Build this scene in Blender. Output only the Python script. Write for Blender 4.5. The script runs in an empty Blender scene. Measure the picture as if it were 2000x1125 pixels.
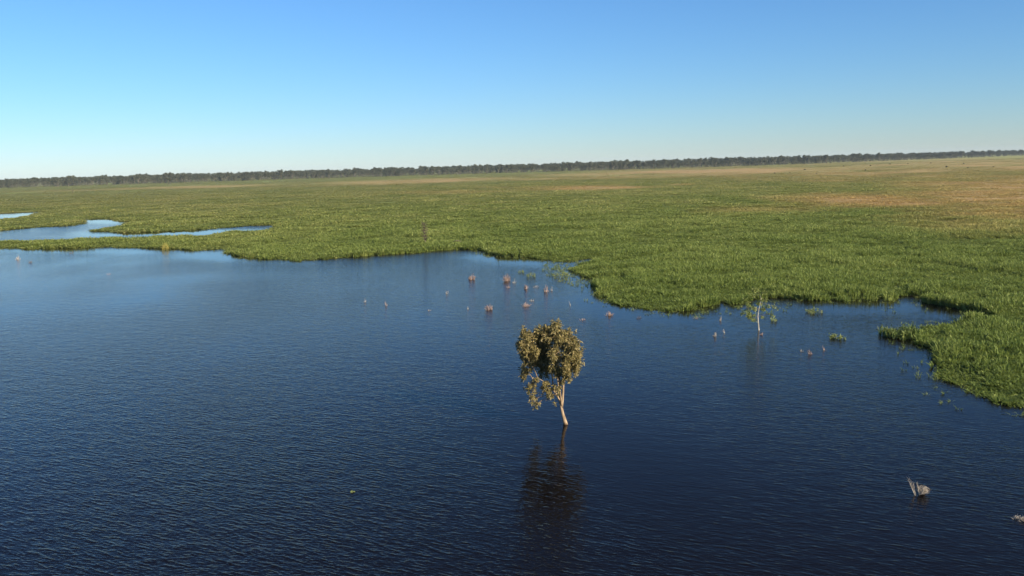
import bpy, math, random
import numpy as np
from mathutils import Vector, Matrix

random.seed(7)
R = np.random.RandomState(11)
scene = bpy.context.scene
COL = scene.collection
PI = math.pi

# ------------------------------------------------------------------ camera
W, H = 2000.0, 1125.0
F = 1732.0
CAM_Z = 20.0
PITCH = math.atan(239.0 / F)
ROLL = math.radians(1.66)
fwd = Vector((0, math.cos(PITCH), -math.sin(PITCH)))
r0 = Vector((1, 0, 0))
u0 = Vector((0, math.sin(PITCH), math.cos(PITCH)))
right = r0 * math.cos(ROLL) - u0 * math.sin(ROLL)
up = r0 * math.sin(ROLL) + u0 * math.cos(ROLL)
cam_pos = Vector((0, 0, CAM_Z))
cd = bpy.data.cameras.new('camera')
cam = bpy.data.objects.new('camera', cd)
COL.objects.link(cam)
cam.matrix_world = Matrix((
    (right.x, up.x, -fwd.x, 0), (right.y, up.y, -fwd.y, 0),
    (right.z, up.z, -fwd.z, CAM_Z), (0, 0, 0, 1)))
cd.sensor_width = 36.0
cd.lens = 36.0 * F / W
cd.clip_start = 0.5
cd.clip_end = 60000
scene.camera = cam


def ray(px, py):
    return (right * ((px - W / 2) / F) - up * ((py - H / 2) / F) + fwd)


def at(px, py, z=0.0):
    """ground point (height z) that stands at a photo position"""
    d = ray(px, py)
    t = (z - CAM_Z) / d.z
    return cam_pos + d * t


def on_plane(px, py, y):
    """point at distance y along the view"""
    d = ray(px, py)
    return cam_pos + d * (y / d.y)


RT, UP_, FW = (np.array(v) for v in (right, up, fwd))


def project(P):
    """numpy world points -> photo positions"""
    Q = P - np.array([0, 0, CAM_Z])
    dep = np.maximum(Q @ FW, 1e-3)
    return W / 2 + F * (Q @ RT) / dep, H / 2 - F * (Q @ UP_) / dep


def horizon_y(px):
    return 352.0 - 58.0 * px / 2000.0


# ------------------------------------------------------------------ noise
def vnoise(x, y, seed=0):
    xi = np.floor(x).astype(np.int64); yi = np.floor(y).astype(np.int64)
    xf = x - xi; yf = y - yi
    xf = xf * xf * (3 - 2 * xf); yf = yf * yf * (3 - 2 * yf)

    def h(a, b):
        n = (a * 374761393 + b * 668265263 + seed * 982451653) & 0x7fffffff
        n = ((n ^ (n >> 13)) * 1274126177) & 0x7fffffff
        n = n ^ (n >> 16)
        return (n & 0xffff) / 65535.0
    return ((h(xi, yi) * (1 - xf) + h(xi + 1, yi) * xf) * (1 - yf)
            + (h(xi, yi + 1) * (1 - xf) + h(xi + 1, yi + 1) * xf) * yf)


def fbm(x, y, seed=0, octs=4):
    s = 0; a = 0.5; t = 0
    for o in range(octs):
        s = s + a * vnoise(x * 2 ** o + 17.3 * o, y * 2 ** o - 9.1 * o, seed + o)
        t += a; a *= 0.5
    return s / t


# ------------------------------------------------------------------ object helpers
def tag(o, label=None, cat=None, group=None, kind=None):
    if label: o['label'] = label
    if cat: o['category'] = cat
    if group: o['group'] = group
    if kind: o['kind'] = kind
    return o


def link(name, data, parent=None):
    o = bpy.data.objects.new(name, data)
    COL.objects.link(o)
    if parent is not None:
        o.parent = parent
    return o


def empty(name, loc):
    o = bpy.data.objects.new(name, None)
    COL.objects.link(o)
    o.location = loc
    o.empty_display_size = 0.5
    return o


class MB:
    def __init__(self):
        self.v = []; self.f = []; self.m = []

    def quad(self, a, b, c, d, mi=0):
        n = len(self.v)
        self.v += [tuple(a), tuple(b), tuple(c), tuple(d)]
        self.f.append((n, n + 1, n + 2, n + 3)); self.m.append(mi)

    def tri(self, a, b, c, mi=0):
        n = len(self.v)
        self.v += [tuple(a), tuple(b), tuple(c)]
        self.f.append((n, n + 1, n + 2)); self.m.append(mi)

    def tube(self, pts, rads, n=6, mi=0, cap=True):
        pts = [Vector(p) for p in pts]
        rings = []
        ref = Vector((0.3, 1, 0.1)).normalized()
        for i, p in enumerate(pts):
            if i == 0: t = pts[1] - pts[0]
            elif i == len(pts) - 1: t = pts[-1] - pts[-2]
            else: t = pts[i + 1] - pts[i - 1]
            if t.length < 1e-9: t = Vector((0, 0, 1))
            t.normalize()
            a = t.cross(ref)
            if a.length < 1e-3: a = t.cross(Vector((1, 0, 0)))
            a.normalize(); b = t.cross(a)
            base = len(self.v)
            for k in range(n):
                th = 2 * PI * k / n
                self.v.append(tuple(p + (a * math.cos(th) + b * math.sin(th)) * rads[i]))
            rings.append(base)
        for i in range(len(rings) - 1):
            for k in range(n):
                k2 = (k + 1) % n
                self.f.append((rings[i] + k, rings[i] + k2, rings[i + 1] + k2, rings[i + 1] + k))
                self.m.append(mi)
        if cap:
            self.f.append(tuple(rings[-1] + k for k in range(n))); self.m.append(mi)
            self.f.append(tuple(rings[0] + n - 1 - k for k in range(n))); self.m.append(mi)

    def leaf(self, p, d, side, ln, wd, mi=0):
        """a narrow pointed leaf from p along d"""
        m = p + d * (ln * 0.45)
        self.quad(p, m + side * (wd * 0.5), p + d * ln, m - side * (wd * 0.5), mi)

    def build(self, name, mats, parent=None, smooth=False):
        me = bpy.data.meshes.new(name)
        me.from_pydata(self.v, [], self.f)
        if not isinstance(mats, (list, tuple)): mats = [mats]
        for m in mats: me.materials.append(m)
        if len(mats) > 1:
            me.polygons.foreach_set('material_index', self.m)
        if smooth:
            me.polygons.foreach_set('use_smooth', [True] * len(me.polygons))
        me.update()
        return link(name, me, parent)


def rnd_dir():
    while True:
        v = Vector((random.uniform(-1, 1), random.uniform(-1, 1), random.uniform(-1, 1)))
        if 0.05 < v.length < 1: return v.normalized()


def curve_pts(a, b, sag=0.0, wob=0.1, n=6):
    a = Vector(a); b = Vector(b); L = (b - a).length
    c = (a + b) / 2 + rnd_dir() * wob * L + Vector((0, 0, sag * L))
    return [a * (1 - t) ** 2 + c * 2 * t * (1 - t) + b * t * t for t in [i / (n - 1) for i in range(n)]]


# ------------------------------------------------------------------ materials
def new_mat(name):
    m = bpy.data.materials.new(name)
    m.use_nodes = True
    nt = m.node_tree
    nt.nodes.clear()
    out = nt.nodes.new('ShaderNodeOutputMaterial')
    return m, nt, out


def N(nt, typ, **kw):
    n = nt.nodes.new(typ)
    for k, v in kw.items():
        setattr(n, k, v)
    return n


def ramp(nt, fac, stops):
    r = N(nt, 'ShaderNodeValToRGB')
    el = r.color_ramp.elements
    while len(el) < len(stops): el.new(0.5)
    for e, (p, c) in zip(el, stops):
        e.position = p; e.color = (c[0], c[1], c[2], 1)
    nt.links.new(fac, r.inputs[0])
    return r.outputs[0]


def foliage_mat(name, stops, trans=0.3, rough=0.55, spec=0.25):
    m, nt, out = new_mat(name)
    g = N(nt, 'ShaderNodeNewGeometry')
    c = ramp(nt, g.outputs['Random Per Island'], stops)
    p = N(nt, 'ShaderNodeBsdfPrincipled')
    p.inputs['Roughness'].default_value = rough
    p.inputs['Specular IOR Level'].default_value = spec
    nt.links.new(c, p.inputs['Base Color'])
    t = N(nt, 'ShaderNodeBsdfTranslucent')
    nt.links.new(c, t.inputs['Color'])
    mx = N(nt, 'ShaderNodeMixShader'); mx.inputs[0].default_value = trans
    nt.links.new(p.outputs[0], mx.inputs[1]); nt.links.new(t.outputs[0], mx.inputs[2])
    nt.links.new(mx.outputs[0], out.inputs[0])
    return m


def bark_mat(name, c1, c2, scale=6.0, stained=False):
    m, nt, out = new_mat(name)
    tc = N(nt, 'ShaderNodeTexCoord')
    mp = N(nt, 'ShaderNodeMapping'); mp.inputs['Scale'].default_value = (1, 1, 0.25)
    nt.links.new(tc.outputs['Object'], mp.inputs[0])
    nz = N(nt, 'ShaderNodeTexNoise'); nz.inputs['Scale'].default_value = scale
    nz.inputs['Detail'].default_value = 5
    nt.links.new(mp.outputs[0], nz.inputs['Vector'])
    c = ramp(nt, nz.outputs[0], [(0.35, c1), (0.65, c2)])
    p = N(nt, 'ShaderNodeBsdfPrincipled'); p.inputs['Roughness'].default_value = 0.85
    p.inputs['Specular IOR Level'].default_value = 0.2
    if stained:      # a flood-line stain just above the water
        sx = N(nt, 'ShaderNodeSeparateXYZ'); nt.links.new(tc.outputs['Object'], sx.inputs[0])
        ad = N(nt, 'ShaderNodeMath', operation='MULTIPLY_ADD'); ad.inputs[1].default_value = 0.35
        nt.links.new(nz.outputs[0], ad.inputs[0]); nt.links.new(sx.outputs[2], ad.inputs[2])
        st = ramp(nt, ad.outputs[0], [(0.22, (0.30, 0.27, 0.24)), (0.42, (1, 1, 1))])
        ml = N(nt, 'ShaderNodeMixRGB', blend_type='MULTIPLY'); ml.inputs[0].default_value = 1
        nt.links.new(c, ml.inputs[1]); nt.links.new(st, ml.inputs[2]); c = ml.outputs[0]
    nt.links.new(c, p.inputs['Base Color'])
    b = N(nt, 'ShaderNodeBump'); b.inputs['Strength'].default_value = 0.5; b.inputs['Distance'].default_value = 0.03
    nt.links.new(nz.outputs[0], b.inputs['Height']); nt.links.new(b.outputs[0], p.inputs['Normal'])
    nt.links.new(p.outputs[0], out.inputs[0])
    return m


M_LEAF = foliage_mat('gum_leaf', [(0.0, (0.100, 0.092, 0.032)), (0.45, (0.200, 0.166, 0.056)),
                                  (0.8, (0.27, 0.22, 0.088)), (1.0, (0.36, 0.28, 0.13))], 0.28)
M_LEAF_Y = foliage_mat('sapling_leaf', [(0.0, (0.11, 0.15, 0.035)), (0.6, (0.20, 0.24, 0.06)), (1.0, (0.30, 0.30, 0.10))], 0.3)
M_BARK = bark_mat('gum_bark', (0.17, 0.12, 0.07), (0.40, 0.295, 0.185), 7.0, True)
M_BARK_W = bark_mat('pale_bark', (0.26, 0.23, 0.18), (0.48, 0.44, 0.36))
M_DEAD = bark_mat('dry_twig', (0.22, 0.155, 0.12), (0.46, 0.335, 0.265), 9)
M_DEAD_G = bark_mat('bleached_twig', (0.26, 0.22, 0.17), (0.50, 0.44, 0.35), 9)
M_DEAD_B = bark_mat('brown_twig', (0.075, 0.058, 0.042), (0.17, 0.13, 0.095), 9)
M_FAR = foliage_mat('far_gum_leaf', [(0.0, (0.036, 0.044, 0.026)), (0.5, (0.068, 0.075, 0.044)), (1.0, (0.125, 0.126, 0.080))], 0.15)
M_FAR_D = foliage_mat('dark_gum_leaf', [(0.0, (0.030, 0.040, 0.024)), (1.0, (0.075, 0.085, 0.045))], 0.15)
M_FAR_BARK = bark_mat('far_bark', (0.085, 0.07, 0.055), (0.24, 0.20, 0.16), 0.6)
M_WEED = foliage_mat('weed_leaf', [(0.0, (0.12, 0.17, 0.04)), (0.6, (0.24, 0.28, 0.08)), (1.0, (0.34, 0.33, 0.13))], 0.3)
M_REED = foliage_mat('reed_leaf', [(0.0, (0.06, 0.10, 0.022)), (0.6, (0.12, 0.17, 0.04)), (1.0, (0.22, 0.24, 0.07))], 0.3)
M_YELLOW = foliage_mat('yellow_leaf', [(0.0, (0.30, 0.27, 0.06)), (1.0, (0.52, 0.44, 0.12))], 0.3)

# ------------------------------------------------------------------ water outlines
def shore_pts(lst):
    out = []
    for p in lst:
        z = p[2] if len(p) > 2 else 0.0
        q = at(p[0], p[1], z)
        out.append((q.x, q.y))
    return out


LAKE_PX = [(0, 486), (60, 487), (110, 485), (150, 485), (210, 483), (255, 484), (300, 486), (345, 487), (385, 490), (420, 487),
           (434, 486), (446, 497), (480, 504), (525, 507), (560, 509), (590, 510), (650, 505), (720, 500), (800, 495),
           (850, 491), (895, 487), (930, 488), (950, 494), (972, 499), (1005, 503), (1045, 505), (1085, 511), (1112, 511),
           (1142, 507), (1170, 507), (1150, 514), (1118, 518), (1112, 526), (1128, 536), (1146, 542), (1164, 548), (1154, 559),
           (1158, 572), (1174, 586), (1212, 597), (1258, 604), (1302, 608), (1344, 607), (1384, 600), (1410, 593),
           (1440, 597), (1468, 588), (1500, 582), (1540, 582), (1580, 588), (1640, 590), (1700, 589), (1742, 587),
           (1762, 581), (1790, 581), (1802, 592), (1850, 600), (1886, 609), (1900, 617), (1862, 626, 0.5), (1826, 632, 0.5),
           (1800, 640), (1784, 648), (1790, 668), (1812, 682), (1824, 708), (1820, 730), (1845, 746), (1868, 767),
           (1910, 777), (1950, 788), (2000, 800)]
lake = [(-900, 300), (-500, 262), (-300, 252)] + shore_pts(LAKE_PX) + [(50, 62), (66, 45), (80, 10), (92, -60), (100, -400), (-900, -400)]
CHANNEL_PX = [(0, 450.5), (53, 445.5), (107, 443), (142, 440.5), (160, 438.5), (172, 437), (164, 431), (166, 428.5),
              (190, 428), (214, 428.5), (232, 432), (256, 433.5), (236, 436, 1.15), (205, 440, 1.15), (186, 444, 1.15),
              (172, 449), (185, 452.5), (245, 454.5), (300, 453.5), (367, 450.5), (430, 446), (490, 441.5), (540, 439.2),
              (520, 442, 1.35), (470, 446.5, 1.35), (402, 451.5, 1.35), (350, 456, 1.35), (267, 459.5, 1.35), (160, 462, 1.15),
              (89, 464, 1.15), (40, 465.5, 1.15), (0, 468, 1.15)]
channel = shore_pts(CHANNEL_PX) + [(-360, 308), (-560, 312), (-560, 348), (-360, 345)]
POND_PX = [(0, 417), (36, 415.5), (60, 414), (82, 412.8), (60, 416, 1.15), (32, 421, 1.15), (0, 425.5, 1.15)]
pond = shore_pts(POND_PX) + [(-420, 440), (-640, 450), (-640, 545), (-420, 520)]
PUDDLES = []
for (px, py, a, b) in ():
    q = at(px, py); PUDDLES.append([(q.x + a * math.cos(t), q.y + b * math.sin(t)) for t in np.linspace(0, 2 * PI, 12)[:-1]])
WATERS = [lake, channel, pond] + PUDDLES


def subdivide(poly, step=2.5):
    out = []
    n = len(poly)
    for i in range(n):
        a = np.array(poly[i]); b = np.array(poly[(i + 1) % n])
        L = np.linalg.norm(b - a)
        k = max(1, int(L / step)) if L < 200 else 1
        for j in range(k):
            out.append(a + (b - a) * j / k)
    out = np.array(out)
    nx = fbm(out[:, 0] * 0.23, out[:, 1] * 0.23, 5, 3) - 0.5
    ny = fbm(out[:, 0] * 0.23 + 50, out[:, 1] * 0.23, 9, 3) - 0.5
    out[:, 0] += nx * 1.6
    out[:, 1] += ny * 2.4
    return out


WPOLY = [subdivide(p) for p in WATERS]


def signed_dist(P):
    """>0 on land, <0 in water, in metres"""
    best = np.full(len(P), 1e9)
    inside = np.zeros(len(P), bool)
    for poly in WPOLY:
        n = len(poly)
        ins = np.zeros(len(P), bool)
        for i in range(n):
            a = poly[i]; b = poly[(i + 1) % n]
            ab = b - a; L2 = ab @ ab
            if L2 < 1e-9: continue
            ap0 = P[:, 0] - a[0]; ap1 = P[:, 1] - a[1]
            t = np.clip((ap0 * ab[0] + ap1 * ab[1]) / L2, 0, 1)
            d2 = (ap0 - t * ab[0]) ** 2 + (ap1 - t * ab[1]) ** 2
            np.minimum(best, d2, out=best)
            if abs(b[1] - a[1]) > 1e-12:
                c = ((a[1] > P[:, 1]) != (b[1] > P[:, 1]))
                xx = a[0] + (P[:, 1] - a[1]) * ab[0] / ab[1]
                ins ^= c & (P[:, 0] < xx)
        inside |= ins
    d = np.sqrt(best)
    return np.where(inside, -d, d)


# ------------------------------------------------------------------ where the plain is dry
def blob(px, py, cx, cy, rx, ry, slope=0.0, soft=0.5):
    dy = (py - cy) - slope * (px - cx)
    d = np.sqrt(((px - cx) / rx) ** 2 + (dy / ry) ** 2)
    return np.clip((1 + soft - d) / (2 * soft), 0, 1)


def dryness(P):
    """0 green .. 1 dry tan grass, for ground points"""
    P3 = np.column_stack([P[:, 0], P[:, 1], np.zeros(len(P))])
    px, py = project(P3)
    x, y = P[:, 0], P[:, 1]
    s = -0.030
    big = fbm(x / 110, y / 260, 21, 4)
    fine = fbm(x / 14, y / 30, 31, 3)
    d = 0.0 * x
    hy = 352 - 58 * px / 2000
    below = py - hy
    d = np.maximum(d, blob(px, py, 1700, 394, 160, 12, 0.022, 0.55) * 1.25)
    d = np.maximum(d, blob(px, py, 1500, 412, 110, 8, -0.02, 0.7) * 0.55)
    d = np.maximum(d, blob(px, py, 1140, 367, 160, 5, -0.008, 0.6) * 1.25)
    d = np.maximum(d, blob(px, py, 1330, 361, 60, 3, -0.01, 0.6) * 0.9)
    d = np.maximum(d, blob(px, py, 880, 375, 110, 4, -0.02, 0.7) * 0.6)
    d = np.maximum(d, blob(px, py, 1350, 338, 330, 10, -0.032, 0.5) * 1.0)
    d = np.maximum(d, blob(px, py, 860, 353, 300, 5.0, -0.028, 0.6) * 0.75)
    d = np.maximum(d, blob(px, py, 330, 367, 270, 2.6, -0.027, 0.6) * 0.6)
    d = np.maximum(d, blob(px, py, 1850, 328, 420, 20, -0.03, 0.5) * 0.85)
    d = np.maximum(d, blob(px, py, 1960, 385, 200, 52, 0.05, 0.7) * 0.85)
    d = np.maximum(d, blob(px, py, 1900, 440, 160, 22, 0.05, 0.8) * 0.45)
    d = np.maximum(d, blob(px, py, 1560, 355, 420, 4, -0.025, 0.8) * 0.6)
    # green streaks that cross the dry country
    g = blob(px, py, 1450, 365, 330, 7, 0.01, 0.6) * 0.55
    g = np.maximum(g, blob(px, py, 1180, 353, 200, 4, -0.02, 0.7) * 0.6)
    bc = np.clip((big - 0.5) * 2.6 + 0.5, 0, 1)
    streak = np.clip((fbm(px / 95, (py + 0.026 * px) / 4.2, 91, 4) - 0.5) * 2.6 + 0.5, 0, 1)
    strong = blob(px, py, 1700, 394, 160, 12, 0.022, 0.55)
    d = d * (0.35 + 0.45 * bc + 0.45 * streak) + (fine - 0.5) * 0.35 * (d > 0.04) - g * 0.6 * (d < 0.9)
    d = np.maximum(d, strong * (0.80 + 0.4 * fine))
    away = np.interp(np.hypot(x, y), [230, 520, 900], [0.0, 0.04, 0.07])  # slight tan with distance, partly to brighten far tufts that shadow each other
    d = np.maximum(d, away * (0.55 + 0.9 * big)) + 0.16 * np.clip(big - 0.5, 0, 1)
    return np.clip(d, 0, 1)


# ------------------------------------------------------------------ ground: one sheet
def build_ground():
    th = np.radians(np.concatenate([np.linspace(-180, -42, 40), np.linspace(-41.8, 41.8, 460), np.linspace(42, 176, 40)]))
    rr = np.concatenate([[3, 12, 25], np.exp(np.linspace(math.log(36), math.log(1000), 330)), np.exp(np.linspace(math.log(1015), math.log(9000), 110))])
    T, RR = np.meshgrid(th, rr)
    X = RR * np.sin(T); Y = RR * np.cos(T)
    P = np.column_stack([X.ravel(), Y.ravel()])
    sd = np.full(len(P), 60.0)
    near = (np.hypot(P[:, 0], P[:, 1]) < 1000)
    sd[near] = signed_dist(P[near])
    z = np.clip((sd - 2.4) * 0.12, -1.6, 0.14)
    z += np.where(sd > 1, (fbm(P[:, 0] / 60, P[:, 1] / 60, 3, 3) - 0.5) * 0.15, 0)
    dr = dryness(P)
    nR, nT = RR.shape
    idx = np.arange(nR * nT).reshape(nR, nT)
    f = []
    a = idx[:-1, :-1].ravel(); b = idx[:-1, 1:].ravel(); c = idx[1:, 1:].ravel(); d = idx[1:, :-1].ravel()
    f = np.column_stack([a, d, c, b])
    # close the seam behind and the hole in the middle
    seam = np.column_stack([idx[:-1, -1], idx[1:, -1], idx[1:, 0], idx[:-1, 0]])
    faces = [tuple(int(k) for k in q) for q in np.vstack([f, seam])]
    faces.append(tuple(int(k) for k in idx[0][::-1]))
    me = bpy.data.meshes.new('ground')
    me.from_pydata(np.column_stack([P, z]).tolist(), [], faces)
    at_ = me.attributes.new('dry', 'FLOAT', 'POINT'); at_.data.foreach_set('value', dr.astype(np.float32))
    wet = np.clip(1 - sd / 1.5, 0, 1)
    at_ = me.attributes.new('wet', 'FLOAT', 'POINT'); at_.data.foreach_set('value', wet.astype(np.float32))
    me.polygons.foreach_set('use_smooth', [True] * len(me.polygons))
    me.update()
    m, nt, out = new_mat('plain_ground')
    A = N(nt, 'ShaderNodeAttribute', attribute_name='dry')
    Wt = N(nt, 'ShaderNodeAttribute', attribute_name='wet')
    tc = N(nt, 'ShaderNodeTexCoord')
    n1 = N(nt, 'ShaderNodeTexNoise'); n1.inputs['Scale'].default_value = 0.45; n1.inputs['Detail'].default_value = 8
    n1.inputs['Roughness'].default_value = 0.65
    n2 = N(nt, 'ShaderNodeTexNoise'); n2.inputs['Scale'].default_value = 0.035; n2.inputs['Detail'].default_value = 6
    for n in (n1, n2): nt.links.new(tc.outputs['Object'], n.inputs['Vector'])
    green = ramp(nt, n1.outputs[0], [(0.3, (0.14, 0.178, 0.046)), (0.55, (0.215, 0.255, 0.070)), (0.75, (0.27, 0.30, 0.092))])
    tan = ramp(nt, n1.outputs[0], [(0.3, (0.25, 0.175, 0.074)), (0.55, (0.37, 0.26, 0.112)), (0.75, (0.45, 0.325, 0.15))])
    ad = N(nt, 'ShaderNodeMath', operation='MULTIPLY_ADD'); ad.inputs[1].default_value = 0.5; ad.inputs[2].default_value = -0.25
    nt.links.new(n2.outputs[0], ad.inputs[0])
    sm = N(nt, 'ShaderNodeMath', operation='ADD', use_clamp=True)
    nt.links.new(A.outputs['Fac'], sm.inputs[0]); nt.links.new(ad.outputs[0], sm.inputs[1])
    mx = N(nt, 'ShaderNodeMixRGB'); nt.links.new(sm.outputs[0], mx.inputs[0])
    nt.links.new(green, mx.inputs[1]); nt.links.new(tan, mx.inputs[2])
    mud = N(nt, 'ShaderNodeMixRGB'); nt.links.new(Wt.outputs['Fac'], mud.inputs[0])
    nt.links.new(mx.outputs[0], mud.inputs[1]); mud.inputs[2].default_value = (0.035, 0.027, 0.016, 1)
    p = N(nt, 'ShaderNodeBsdfPrincipled'); p.inputs['Roughness'].default_value = 0.95
    p.inputs['Specular IOR Level'].default_value = 0.1
    nt.links.new(mud.outputs[0], p.inputs['Base Color'])
    bp = N(nt, 'ShaderNodeBump'); bp.inputs['Strength'].default_value = 1.0; bp.inputs['Distance'].default_value = 0.5
    nt.links.new(n1.outputs[0], bp.inputs['Height']); nt.links.new(bp.outputs[0], p.inputs['Normal'])
    nt.links.new(p.outputs[0], out.inputs[0])
    me.materials.append(m)
    o = link('ground', me)
    tag(o, 'flat green and tan flood plain running to the horizon', 'ground', kind='structure')


build_ground()

# ------------------------------------------------------------------ water
def build_water():
    xs = np.concatenate([np.arange(-900, -320, 20), np.arange(-320, 130, 2.5), [130, 150, 180]])
    ys = np.concatenate([np.arange(-400, 20, 20), np.arange(20, 380, 2.5), np.arange(380, 620, 10)])
    X, Y = np.meshgrid(xs, ys)
    P = np.column_stack([X.ravel(), Y.ravel()])
    px, py = project(np.column_stack([P, np.zeros(len(P))]))
    ok = P[:, 1] > 25
    calm = np.zeros(len(P))
    for (cx, cy, rx, ry, sl, am) in [
            (440, 500, 105, 13, 0.03, 0.9), (160, 490, 240, 6, 0.01, 0.8), (560, 512, 60, 5, 0.02, 0.4),
            (1000, 507, 110, 13, 0.09, 0.95), (1130, 545, 60, 24, 0.5, 0.75), (1185, 602, 75, 24, 0.2, 0.8),
            (1300, 618, 110, 14, 0.0, 0.6), (1690, 602, 150, 15, 0.0, 0.85), (1840, 612, 60, 16, 0.05, 0.85),
            (1500, 602, 90, 14, 0.0, 0.6), (1790, 705, 45, 45, 0.4, 0.7), (1900, 815, 110, 38, 0.35, 0.6), (2000, 830, 80, 40, 0.3, 0.6),
            (350, 455, 220, 5, -0.03, 1.0), (175, 456, 50, 6, 0, 0.8), (210, 432, 60, 6, 0, 1.0), (30, 419, 80, 9, 0, 0.9),
            (700, 560, 60, 6, -0.1, 0.18), (380, 545, 260, 9, -0.05, 0.25), (1100, 585, 70, 10, -0.2, 0.3)]:
        calm = np.maximum(calm, am * blob(px, py, cx, cy, rx, ry, sl, 0.45) * ok)
    gust = fbm(P[:, 0] / 26 + P[:, 1] / 90, P[:, 1] / 55 - P[:, 0] / 160, 77, 4)
    ny, nx = X.shape
    idx = np.arange(nx * ny).reshape(ny, nx)
    f = np.column_stack([idx[:-1, :-1].ravel(), idx[:-1, 1:].ravel(), idx[1:, 1:].ravel(), idx[1:, :-1].ravel()])
    me = bpy.data.meshes.new('water')
    me.from_pydata(np.column_stack([P, np.zeros(len(P))]).tolist(), [], f.tolist())
    a = me.attributes.new('calm', 'FLOAT', 'POINT'); a.data.foreach_set('value', calm.astype(np.float32))
    a = me.attributes.new('gust', 'FLOAT', 'POINT'); a.data.foreach_set('value', gust.astype(np.float32))
    me.update()

    # height of the ripples in metres, as a node group of position
    g = bpy.data.node_groups.new('ripple_height', 'ShaderNodeTree')
    g.interface.new_socket('Vector', in_out='INPUT', socket_type='NodeSocketVector')
    g.interface.new_socket('Height', in_out='OUTPUT', socket_type='NodeSocketFloat')
    gi = g.nodes.new('NodeGroupInput'); go = g.nodes.new('NodeGroupOutput')
    total = None
    # (angle of the crests, stretch along the crest, frequency, amplitude, detail, ridge)
    for (ang, st, fr, amp, det, ridge, off) in [(-30, 0.24, 4.0, 0.0232, 1.8, True, 0), (-6, 0.32, 6.0, 0.0105, 1.4, True, 31),
                                                (-50, 0.55, 5.5, 0.0058, 1.6, False, 57), (-25, 0.5, 0.8, 0.015, 1.0, False, 13)]:
        vr = N(g, 'ShaderNodeVectorRotate', rotation_type='Z_AXIS')
        vr.inputs['Angle'].default_value = math.radians(-ang)
        g.links.new(gi.outputs[0], vr.inputs['Vector'])
        vm = N(g, 'ShaderNodeVectorMath', operation='MULTIPLY_ADD')
        vm.inputs[1].default_value = (st * fr, fr, 1); vm.inputs[2].default_value = (off, off * 0.7, 0)
        g.links.new(vr.outputs[0], vm.inputs[0])
        nz = N(g, 'ShaderNodeTexNoise', noise_dimensions='2D')
        nz.inputs['Scale'].default_value = 1.0
        nz.inputs['Detail'].default_value = det
        nz.inputs['Roughness'].default_value = 0.45
        nz.inputs['Distortion'].default_value = 0.25
        g.links.new(vm.outputs[0], nz.inputs['Vector'])
        h = nz.outputs[0]
        if ridge:
            pw = N(g, 'ShaderNodeMath', operation='POWER'); pw.inputs[1].default_value = 3.2
            g.links.new(h, pw.inputs[0]); h = pw.outputs[0]
        mu = N(g, 'ShaderNodeMath', operation='MULTIPLY'); mu.inputs[1].default_value = amp * 2.0
        g.links.new(h, mu.inputs[0])
        if total is None: total = mu.outputs[0]
        else:
            s = N(g, 'ShaderNodeMath', operation='ADD')
            g.links.new(total, s.inputs[0]); g.links.new(mu.outputs[0], s.inputs[1]); total = s.outputs[0]
    g.links.new(total, go.inputs[0])

    m, nt, out = new_mat('dark_lake_water')
    geo = N(nt, 'ShaderNodeNewGeometry')
    E = 0.03
    hs = []
    for off in ((0, 0, 0), (E, 0, 0), (0, E, 0)):
        v = N(nt, 'ShaderNodeVectorMath', operation='ADD'); v.inputs[1].default_value = off
        nt.links.new(geo.outputs['Position'], v.inputs[0])
        gn = N(nt, 'ShaderNodeGroup'); gn.node_tree = g
        nt.links.new(v.outputs[0], gn.inputs[0])
        hs.append(gn.outputs[0])
    ca = N(nt, 'ShaderNodeAttribute', attribute_name='calm')
    gu = N(nt, 'ShaderNodeAttribute', attribute_name='gust')
    # amplitude = (0.55 + 0.9 gust) * (1 - 0.93 calm)
    a1 = N(nt, 'ShaderNodeMath', operation='MULTIPLY_ADD'); a1.inputs[1].default_value = 2.5; a1.inputs[2].default_value = -0.26
    nt.links.new(gu.outputs['Fac'], a1.inputs[0])
    a2 = N(nt, 'ShaderNodeMath', operation='MULTIPLY_ADD'); a2.inputs[1].default_value = -0.95; a2.inputs[2].default_value = 1.0
    nt.links.new(ca.outputs['Fac'], a2.inputs[0])
    amp = N(nt, 'ShaderNodeMath', operation='MULTIPLY')
    nt.links.new(a1.outputs[0], amp.inputs[0]); nt.links.new(a2.outputs[0], amp.inputs[1])
    sl = []
    for k in (1, 2):
        d = N(nt, 'ShaderNodeMath', operation='SUBTRACT')
        nt.links.new(hs[0], d.inputs[0]); nt.links.new(hs[k], d.inputs[1])
        q = N(nt, 'ShaderNodeMath', operation='MULTIPLY'); q.inputs[1].default_value = 1 / E
        nt.links.new(d.outputs[0], q.inputs[0])
        w = N(nt, 'ShaderNodeMath', operation='MULTIPLY')
        nt.links.new(q.outputs[0], w.inputs[0]); nt.links.new(amp.outputs[0], w.inputs[1])
        sl.append(w.outputs[0])
    cx = N(nt, 'ShaderNodeCombineXYZ'); cx.inputs[2].default_value = 1
    nt.links.new(sl[0], cx.inputs[0]); nt.links.new(sl[1], cx.inputs[1])
    nn = N(nt, 'ShaderNodeVectorMath', operation='NORMALIZE'); nt.links.new(cx.outputs[0], nn.inputs[0])
    p = N(nt, 'ShaderNodeBsdfPrincipled')
    p.inputs['Base Color'].default_value = (0.0044, 0.0033, 0.0028, 1)
    p.inputs['Specular IOR Level'].default_value = 0.15
    rg = N(nt, 'ShaderNodeMath', operation='MULTIPLY_ADD', use_clamp=True); rg.inputs[1].default_value = 0.06; rg.inputs[2].default_value = 0.035
    nt.links.new(amp.outputs[0], rg.inputs[0]); nt.links.new(rg.outputs[0], p.inputs['Roughness'])
    p.inputs['IOR'].default_value = 1.333
    nt.links.new(nn.outputs[0], p.inputs['Normal'])
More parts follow.
